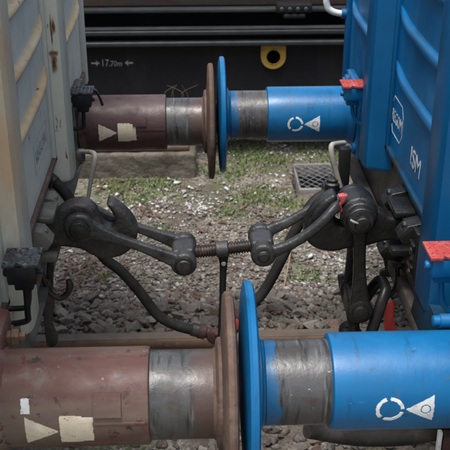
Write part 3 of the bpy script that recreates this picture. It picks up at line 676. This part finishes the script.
            cyl_patch(0, y, cz, r, jit(f1, .0012, 200), xc+.03, xc+.1, s0-.04, s0+.04, .0012 if y < 0 else .0016).build('triangle_marking', 'white_mark', cas)
    # treads beside the posts
    tm, bm_ = ('tread_black', 'black_paint') if L else ('red_paint', 'blue_wall')
    for y in (-.655, .665):
        x = X(.488)
        zt = 1.115+dz*.5+(.012 if y > 0 else .042 if L else .028)
        sb = step_box(Wg, x, y, zt, tm, bm_, y > 0)
        px = [(x, y, zt-.07), (x+X(.002), y, .99), (x+X(.012), y, .965), (x+X(.1), y, .955)] if L else [(x, y, zt-.07), (x+X(.01), y, 1.0), (x+X(.04), y, .965), (x+X(.1), y, .955)]
        MB().tube(px, .0075, 8, 5).build('bracket_rod', 'black_paint' if L else 'blue_wall', sb)
        MB().lathe((x-.045, y-.01, zt-.04), (1, 0, 0), [(0, .008), (.004, .011), (.012, .011), (.013, .006), (.09, .006)], 10).build('bolt', 'black_paint' if L else 'blue_wall', sb)
        if L and y > 0:
            MB().tube([(x+.035, y, zt-.005), (x+.05, y, zt-.01), (x+.065, y, zt-.045), (x+.07, y, zt-.065)], [(.008, .005)]*4, 8, 4).build('latch', 'black_paint', sb)
    return Wg, wall, dp

LW, LWALL, LDP = wagon(-1)
RW, RWALL, RDP = wagon(1)

# blue wall writing: plate outline with a name, then three letters
def wall_pt(x, y, z): return (x, y, z)
oc = [(.395, 1.075), (.375, 1.045), (.26, 1.045), (.235, 1.075), (.235, 1.14), (.26, 1.17), (.375, 1.17), (.395, 1.14)]
MB().tube([(.5792, a, b) for a, b in oc]+[(.5792, *oc[0])], (.0008, .0024), 6, 1, (1, 0, 0)).build('name_frame', 'faded_white', RWALL)
link('name_lettering', text_mesh('name_lettering', 'REGOM', .06, 'faded_white', (.579, .315, 1.085), (0, -1, 0), (0, 0, 1), 'CENTER', depth=.0004, stretch=.72), RWALL)
link('wall_lettering', text_mesh('wall_lettering', 'ISM', .085, 'faded_white', (.579, .1, 1.045), (0, -1, 0), (0, 0, 1), depth=.0004, stretch=1.1), RWALL)
oc = [(.005, 1.062), (.25, 1.062), (.25, 1.15), (.005, 1.15)]
MB().tube([(-.5592, a, b) for a, b in oc]+[(-.5592, *oc[0])], (.0008, .002), 6, 1, (1, 0, 0)).build('name_frame', 'pale_stencil', LWALL)
link('name_lettering', text_mesh('name_lettering', 'REGOM', .058, 'pale_stencil', (-.559, .128, 1.085), (0, 1, 0), (0, 0, 1), 'CENTER', depth=.0004, stretch=1.0), LWALL)
# rusty cord high on the grey wall
MB().tube([(-.55, .05, 1.60), (-.545, .16, 1.592), (-.55, .26, 1.605), (-.545, .42, 1.62)], [.014, .011, .014, .01], 8, 5).build('latch_bar', 'red_dull', LWALL)
# white bent handrail at the blue corner
p = at(326, 0, Y=1.33); q = [at(u, v, Y=1.33) for u, v in ((327, 5), (331, 10.5), (338, 13), (346, 13.5))]
hr = MB().tube([p+Vector((-.004, 0, .5)), p+Vector((0, 0, .06))]+q, .0135, 12, 5).build('handrail', 'white_rail', RW)
MB().lathe(q[-1]-Vector((.02, 0, 0)), (1, 0, 0), [(0, .02), (.03, .02), (.034, .016)], 14).build('socket', 'blue_wall', hr)
# lower corner of the blue post: plate going down to the buffer
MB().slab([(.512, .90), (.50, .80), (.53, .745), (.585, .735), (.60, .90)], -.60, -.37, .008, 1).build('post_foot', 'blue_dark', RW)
MB().slab([(-.585, .90), (-.53, .90), (-.535, .76), (-.585, .73)], -.62, -.45, .006, 1).build('post_foot', 'grey_grimy', LW)
# light-blue bolt rail on the blue flange, long rusty stud on the grey one
s1 = MB().lathe((.435, -.80, 1.037), (1, 0, 0), [(0, .008), (.002, .0125), (.016, .0125), (.0165, .016), (.11, .016)], 18).build('stud', 'blue_paint', RW)
s2 = MB().lathe((-.47, -.80, 1.018), (-1, 0, 0), [(0, .009), (.002, .0105), (.012, .0105), (.0122, .0195), (.028, .0195), (.03, .015), (.1, .015)], 6).build('stud', 'rusty_bolt', LW)
MB().box((-.56, -.86, .99), (-.508, -.745, 1.06), .01).build('stud_plate', 'maroon_paint', LW)

# ------------------------------------------------------------------ draw hooks (one on each wagon)
def hook(px, Y0, th, par, m):
    P = [at(u, v, Y=0) for u, v in px]
    return cast(MB().slab([(p.x, p.z) for p in P], -th/2, th/2, .011, 4).build('draw_hook', m, par, 60), .0038, 5)
HL = hook([(42, 216), (54, 213), (61, 206), (74, 200), (86, 200), (95, 206), (99, 214), (104, 222), (111, 225.5), (116, 220), (112.5, 209), (107, 201), (112, 199), (120, 204), (128, 211), (135, 220), (138, 230), (135, 241), (126, 250), (115, 254), (102, 255), (90, 250), (80, 245), (60, 243), (42, 243)], 0, .066, LW, 'black_rusty')
HR = hook([(402, 217), (388, 213), (376, 206), (362, 202), (351, 205), (347, 216), (342.5, 222), (336, 219), (333.5, 208), (336.5, 196), (333, 191), (322, 197), (312, 207), (305, 219), (303.5, 231), (308, 240), (318, 246), (332, 248), (346, 245), (362, 243), (385, 237), (402, 236)], 0, .066, RW, 'black_steel')
c = at(358.5, 214, Y=-.03); MB().lathe((c.x, -.046, c.z), (0, 1, 0), [(0, .046), (.003, .053), (.008, .0575), (.018, .059), (.085, .059), (.095, .05)], 48).build('eye_boss', 'black_steel', HR, 30)
MB().slab([(at(u, v, Y=-.03).x, at(u, v, Y=-.03).z) for u, v in ((338, 194.5), (347, 194), (344, 201), (341, 204), (342.5, 210), (338, 211), (336.5, 206), (340, 200))], -.044, -.022, .003, 2).build('red_catch', 'red_paint', HR)
MB().slab([(at(u, v, Y=-.03).x, at(u, v, Y=-.03).z) for u, v in ((338, 211.5), (342, 211), (341.5, 217), (338, 217))], -.037, .01, .003, 2).build('white_tab', 'white_mark', HR)

def boss(mb, c, y0, y1, r):
    """round eye along Y, facing the camera at y0"""
    h = y1-y0
    return mb.lathe((c.x, y0, c.z), (0, 1, 0), [(0, r-.009), (.003, r-.003), (.007, r), (h-.006, r), (h, r-.006)], 40)
def pin(c, y0, y1, r, m, par, name='pin'):
    return MB().lathe((c.x, y0, c.z), (0, 1, 0), [(0, r*.55), (.002, r*.8), (.005, r*.82), (.006, r*.98), (.012, r), (y1-y0, r)], 28).build(name, m, par, 30)

# ------------------------------------------------------------------ screw coupling in use
SC = thing('screw_coupling', (0, 0, .80), label='black screw coupling pulled tight between the two draw hooks', category='coupling')
cL = at(79.5, 229, Y=-.062)                    # eye on the grey wagon's hook
tL = at(184, 264.5, Y=-.072); tL.y = 0         # left trunnion
tR = at(263.5, 255, Y=-.068); tR.y = 0         # right trunnion
for s in (-1, 1):
    y = .052*s; yo = .062*s
    m = MB()
    a, b = Vector((cL.x, y, cL.z)), Vector((tL.x, yo, tL.z)); d = b-a
    m.tube([a+d*.08+Vector((0, 0, .004)), a+d*.3+Vector((0, 0, .006)), a+d*.6+Vector((0, 0, .006)), a+d*.95], [(.013, .034), (.0135, .0175), (.0125, .0142), (.014, .024)], 24, 5, (0, 1, 0), 6)
    boss(m, a, min(y-.016*1, y+.016), max(y-.016, y+.016), .047)
    boss(m, b, yo-.02, yo+.018, .039)
    lk = cast(m.build('side_link', 'cast_grey', SC, 40))
    if s < 0:
        MB().lathe((a.x, y-.027, a.z), (0, 1, 0), [(0, .006), (.002, .012), (.003, .024), (.004, .025), (.006, .031), (.012, .0325)], 36).build('pin_head', 'black_steel', lk, 25)
        MB().lathe((b.x, yo-.034, b.z), (0, 1, 0), [(0, .012), (.002, .02), (.005, .0225), (.016, .0225)], 28).build('pin_head', 'black_rusty', lk, 25)
        MB().lathe((b.x, yo-.024, b.z), (0, 1, 0), [(0, .026), (.002, .03), (.006, .031)], 28).build('washer', 'black_steel', lk, 25)
MB().lathe((cL.x, -.06, cL.z), (0, 1, 0), [(0, .028), (.12, .028)], 20).build('pin', 'black_steel', SC)
ax = (tR-tL).normalized()
for t, rr in ((tL, .034), (tR, .036)):
    m = MB().lathe((t.x, -.055, t.z), (0, 1, 0), [(0, rr-.004), (.004, rr), (.106, rr), (.11, rr-.004)], 8, math.pi/8)
    rotm = Matrix.Rotation(-math.atan2(ax.z, ax.x), 3, 'Y')
    m.box((t.x-.036, -.042, t.z-.032), (t.x+.036, .042, t.z+.033), .013, 3, rotm)
    cast(m.build('trunnion_nut', 'cast_grey', SC, 40), .003, 2)
# threaded spindle with a collar in the middle
ln = (tR-tL).length; prof = []; h = .03
while h < ln-.03:
    r = .0205; prof += [(h, r-.004), (h+.002, r), (h+.0048, r), (h+.0068, r-.004)]; h += .0086
MB().lathe(tL, ax, prof, 20).build('spindle', 'thread_grease', SC, 25)
mid = tL+ax*(ln*.49)
MB().lathe(mid-ax*.02, ax, [(0, .022), (.003, .0255), (.037, .0255), (.04, .022)], 20).build('spindle_collar', 'cast_grey', SC, 30)
lv = MB().tube([mid+Vector((.003, -.004, -.012)), at(223.5, 262, Y=0), at(223, 275, Y=0), at(222.5, 300, Y=0), at(221, 345, Y=0)], [(.013, .02), (.011, .013), (.010, .011), (.010, .0105), (.011, .012)], 12, 5, (0, 1, 0), 3).build('lever', 'black_paint', SC)
e = at(221, 350, Y=0)
MB().lathe((e.x, 0, e.z-.06), (0, 0, 1), [(0, .02), (.006, .03), (.06, .033), (.08, .02), (.085, .012)], 20).build('lever_weight', 'black_rusty', lv)
MB().lathe((at(223.5, 262, Y=0).x, -.016, at(223.5, 262, Y=0).z), (0, 1, 0), [(0, .006), (.003, .008), (.03, .008)], 12).build('rivet', 'grey_rod', lv)
# shackle: two arms, bent over the blue wagon's hook
Yf, Yr = -.062, .062
sp = [Vector((tR.x, Yf, tR.z)), at(275, 251, Y=Yf), at(292, 243.5, Y=Yf), at(309, 233, Y=Yf), at(323, 221, Y=-.06), at(332, 211, Y=-.05), at(337, 205, Y=-.028), at(339, 203.5, Y=0), at(338, 200, Y=.028), at(333, 201, Y=.05), at(322, 205, Y=.06), at(308, 211, Y=Yr), at(290, 221, Y=Yr), at(272, 229, Y=Yr), Vector((tR.x, Yr, tR.z))]
rr = [(.017, .026), (.017, .022), (.0165, .018), (.0165, .018), (.0165, .0175), (.017, .017), (.0175, .0175), (.018, .018), (.0175, .0175), (.017, .017), (.0165, .0175), (.0165, .018), (.0165, .018), (.017, .022), (.017, .026)]
m = MB().tube(sp, [(a*.9, b*.86) for a, b in rr], 16, 5, None, 3)
boss(m, Vector((tR.x, Yf, tR.z)), Yf-.019, Yf+.017, .038); boss(m, Vector((tR.x, Yr, tR.z)), Yr-.017, Yr+.019, .040)
sh = cast(m.build('shackle', 'cast_grey', SC, 45))
MB().lathe((tR.x, Yf-.025, tR.z), (0, 1, 0), [(0, .012), (.001, .0125), (.003, .0175), (.005, .019), (.012, .0195)], 28).build('pin_head', 'black_rusty', sh, 25)

# ------------------------------------------------------------------ the blue wagon's own coupling, hanging idle
IC = thing('idle_coupling', (.42, 0, .55), label='black spare screw coupling hanging down from the blue wagon hook', category='coupling')
cR = at(361, 221.5, Y=-.09); bR = at(360.5, 313, Y=-.085)
for s in (-1, 1):
    y = .06*s; m = MB(); a = Vector((cR.x, y, cR.z)); b = Vector((bR.x, .068*s, bR.z)); d = b-a
    boss(m, a, y-.017, y+.017, .052)
    m.tube([a+d*.05, a+d*.25, a+d*.6, a+d*.97], [(.014, .032), (.0135, .0205), (.0135, .0195), (.015, .033)], 24, 5, (0, 1, 0), 6)
    boss(m, b, b.y-.018, b.y+.018, .042); lk = cast(m.build('side_link', 'black_steel', IC, 40))
    if s < 0:
        MB().lathe((a.x, y-.035, a.z), (0, 1, 0), [(0, .034), (.002, .04), (.005, .0425), (.022, .044)], 40).build('washer', 'black_steel', lk, 25)
        MB().lathe((a.x, y-.038, a.z), (0, 1, 0), [(0, .028), (.001, .035), (.006, .036)], 40).build('washer', 'black_rusty', lk, 25)
        MB().lathe((a.x+.003, y-.054, a.z-.003), (0, 1, 0), [(0, .014), (.002, .021), (.006, .0235), (.03, .0245)], 26).build('pin_head', 'black_steel', lk, 25)
        MB().tube([(a.x-.034, y-.043, a.z+.012), (a.x-.024, y-.05, a.z+.008), (a.x-.012, y-.05, a.z+.004)], .004, 8, 3).build('split_pin', 'grate_steel', lk)
        MB().lathe((b.x, b.y-.03, b.z), (0, 1, 0), [(0, .012), (.002, .022), (.005, .026), (.018, .027)], 26).build('pin_head', 'black_steel', lk, 25)
MB().lathe((cR.x, -.07, cR.z), (0, 1, 0), [(0, .028), (.14, .028)], 20).build('pin', 'black_steel', IC)
MB().box((bR.x-.035, -.05, bR.z-.045), (bR.x+.035, .05, bR.z+.035), .014, 3).build('trunnion_nut', 'black_steel', IC)
MB().lathe((bR.x, 0, bR.z-.16), (0, 0, 1), [(k*.004, .018 if k % 2 else .0145) for k in range(34)], 16).build('spindle', 'thread_grease', IC, 20)
bz = bR.z-.165
MB().box((bR.x-.035, -.05, bz-.04), (bR.x+.035, .05, bz+.03), .014, 3).build('trunnion_nut', 'black_steel', IC)
top = at(384.5, 286, Y=.0)
sp = [Vector((bR.x, -.068, bz)), at(366, 345, Y=-.07), at(375, 322, Y=-.066), at(381, 304, Y=-.055), at(385.5, 291, Y=-.03), top, at(381, 280, Y=.035), at(374, 286, Y=.06), at(365, 300, Y=.068), Vector((bR.x, .068, bz))]
m = MB().tube(sp, [(.0165, .018)]*len(sp), 16, 6, None, 2.4); boss(m, Vector((bR.x, -.068, bz)), -.086, -.05, .036); boss(m, Vector((bR.x, .068, bz)), .05, .086, .036)
cast(m.build('shackle', 'black_paint', IC, 45))
MB().tube([at(341, 275, Y=.12), at(343, 290, Y=.11), at(349, 312, Y=.1), at(352, 330, Y=.09)], .012, 10, 4).build('lever', 'black_rusty', IC)

# ------------------------------------------------------------------ brake hoses
def hose(name, pts, r, label, hp, hd, par=None):
    H = thing(name, pts[0], label=label, category='brake hose', group='brake hoses joined under the coupling')
    MB().tube(pts, r, 16, 8).build('hose', 'rubber', H)
    for i, j in ((0, 1), (-1, -2)):
        a, b = Vector(pts[i]), Vector(pts[j]); d = (b-a).normalized()
        MB().lathe(a, d, [(0, r+.002), (.002, r+.006), (.03, r+.006), (.034, r+.001)], 18).build('clamp', 'black_rusty', H)
    return H
A = [at(u, v, Y=y) for u, v, y in ((48, 178, .34), (64, 191, .31), (84, 222, .29), (101, 254, .28), (122, 272, .27), (139, 291, .27), (158, 315, .265), (178, 326, .26), (200, 331, .26))]
HA = hose('brake_hose', A, .0188, 'black rubber brake hose hanging from the grey wagon behind its hook', None, None)
B = [at(u, v, Y=y) for u, v, y in ((333, 192, .33), (317, 199, .31), (305, 214, .29), (293, 235, .28), (279, 264, .27), (266, 288, .265), (254, 303, .26), (243, 314, .26))]
HB = hose('brake_hose', B, .0188, 'black rubber brake hose rising to the blue wagon behind its hook', None, None)
# coupling heads in dull red, one on each hose
def head(p, d, par):
    d = d.normalized(); m = MB()
    m.lathe(p-d*.01, d, [(0, .021), (.005, .027), (.028, .027), (.032, .02), (.055, .021)], 18)
    c = p+d*.055
    m.lathe(c+Vector((0, -.03, 0)), (0, 1, 0), [(0, .016), (.004, .026), (.012, .03), (.028, .03), (.034, .024)], 24)
    m.tube([c+Vector((0, -.03, .02)), c+d*.03+Vector((0, -.035, .03)), c+d*.055+Vector((0, -.03, .01))], [.009, .01, .007], 10, 4)
    m.tube([c+Vector((0, -.02, -.02)), c+d*.03+Vector((0, -.03, -.03)), c+d*.05+Vector((0, -.02, -.012))], [.008, .009, .006], 10, 4)
    hd = m.build('coupling_head', 'red_dull', par); return hd
head(A[-1], A[-1]-A[-2], HA); head(B[-1], B[-1]-B[-2], HB)
p = at(233, 324, Y=.24); MB().lathe(p, (.5, -.5, .2), [(0, .012), (.004, .02), (.02, .02), (.024, .012)], 16).build('seal_ring', 'red_paint', HB)

# cocks and rods behind the hooks
ck = MB().box(at(322, 196, Y=.34)-Vector((0, .02, 0)), at(344, 184, Y=.34)+Vector((0, .035, 0)), .008, 2)
c0 = at(332, 187, Y=.32); ck.lathe(c0+Vector((0, 0, -.02)), (0, 0, 1), [(0, .026), (.035, .026), (.04, .02), (.05, .02), (.055, .012)], 18)
CK = ck.build('brake_cock', 'black_steel', RW)
MB().tube([at(344, 143, Y=.42), at(336, 144, Y=.36), at(331.5, 146, Y=.33), at(332, 156, Y=.32), at(336, 172, Y=.32), at(340, 187, Y=.32)], .0095, 10, 5).build('cock_handle', 'grey_rod', CK)
MB().tube([at(80, 152, Y=.42), at(90, 152, Y=.36), at(95, 155, Y=.33), at(94.5, 163, Y=.32), at(91, 180, Y=.32), at(88, 199, Y=.32)], [.008, .008, .009, .009, .0075, .0065], 10, 5).build('cock_handle', 'grey_rod', LW)
MB().box(at(81, 160, Y=.42)-Vector((.012, .02, 0)), at(81, 150, Y=.42)+Vector((.012, .02, 0)), .006).build('handle_bracket', 'grey_grimy', LW)
p = at(345, 160, Y=.6); MB().box((p.x-.022, .58, p.z-.12), (p.x+.018, .62, p.z+.05), .005).build('hanger_strap', 'black_paint', RW)
# red handle, hook and straps low on the blue wagon
P = [at(u, v, Y=.1) for u, v in ((386, 303), (394, 302), (393.5, 318), (397, 330), (403, 338), (392, 340), (385, 332), (384.5, 318))]
MB().slab([(p.x, p.z) for p in P], .092, .104, .003, 3).build('red_handle', 'red_bright', RW)
P = [at(u, v, Y=.05) for u, v in ((398, 266), (397, 282), (393, 292), (386, 297), (380, 292))]
MB().tube([Vector((.59, .05, .70))]+P, .008, 10, 5).build('holding_hook', 'black_paint', RW)
P = [at(u, v, Y=.2) for u, v in ((380, 243), (387, 243), (388, 266), (391, 268), (390, 276), (379, 275), (380, 270), (385, 268))]
MB().slab([(p.x, p.z) for p in P], .19, .205, .002, 1).build('hanger_strap', 'black_paint', RW)
# low on the grey wagon: flat strap, S hook, pipe
P = [at(u, v, Y=.12) for u, v in ((45, 236), (60, 236), (55, 258), (53, 290), (55, 305), (52, 322), (58, 336), (56, 345), (47, 345), (44, 318), (45, 290), (47, 262))]
MB().slab([(p.x, p.z) for p in P], .115, .13, .003, 2).build('hanger_strap', 'black_rusty', LW)
MB().tube([at(u, v, Y=.07) for u, v in ((42, 272), (46, 284), (52, 294), (60, 298), (67, 294), (70, 286), (68, 280))], [.007, .009, .010, .010, .010, .012, .008], 10, 5).build('holding_hook', 'black_rusty', LW)
MB().tube([at(0, 309, Y=-.62), at(24, 308, Y=-.62), at(28, 305, Y=-.62), at(29, 296, Y=-.63), at(29, 284, Y=-.64)], .007, 10, 5).build('pipe', 'black_paint', LW)
p = at(438, 447, Y=-.2); q = at(441, 436, Y=-.2)
MB().box((p.x-.006, -.21, p.z-.05), (p.x+.008, -.19, q.z+.02), .003).build('white_tab', 'white_mark', RW)
MB().box((p.x+.012, -.22, p.z-.05), (p.x+.06, -.18, q.z+.01), .006).build('red_block', 'red_dull', RW)
# rusty draw-gear pipe under the near blue buffer
MB().tube([(.25, -.25, .30), (.45, -.2, .22), (.7, -.15, .2), (1.0, -.1, .3), (1.1, -.1, .55)], .03, 14, 6).build('air_pipe', 'rubber', RW)
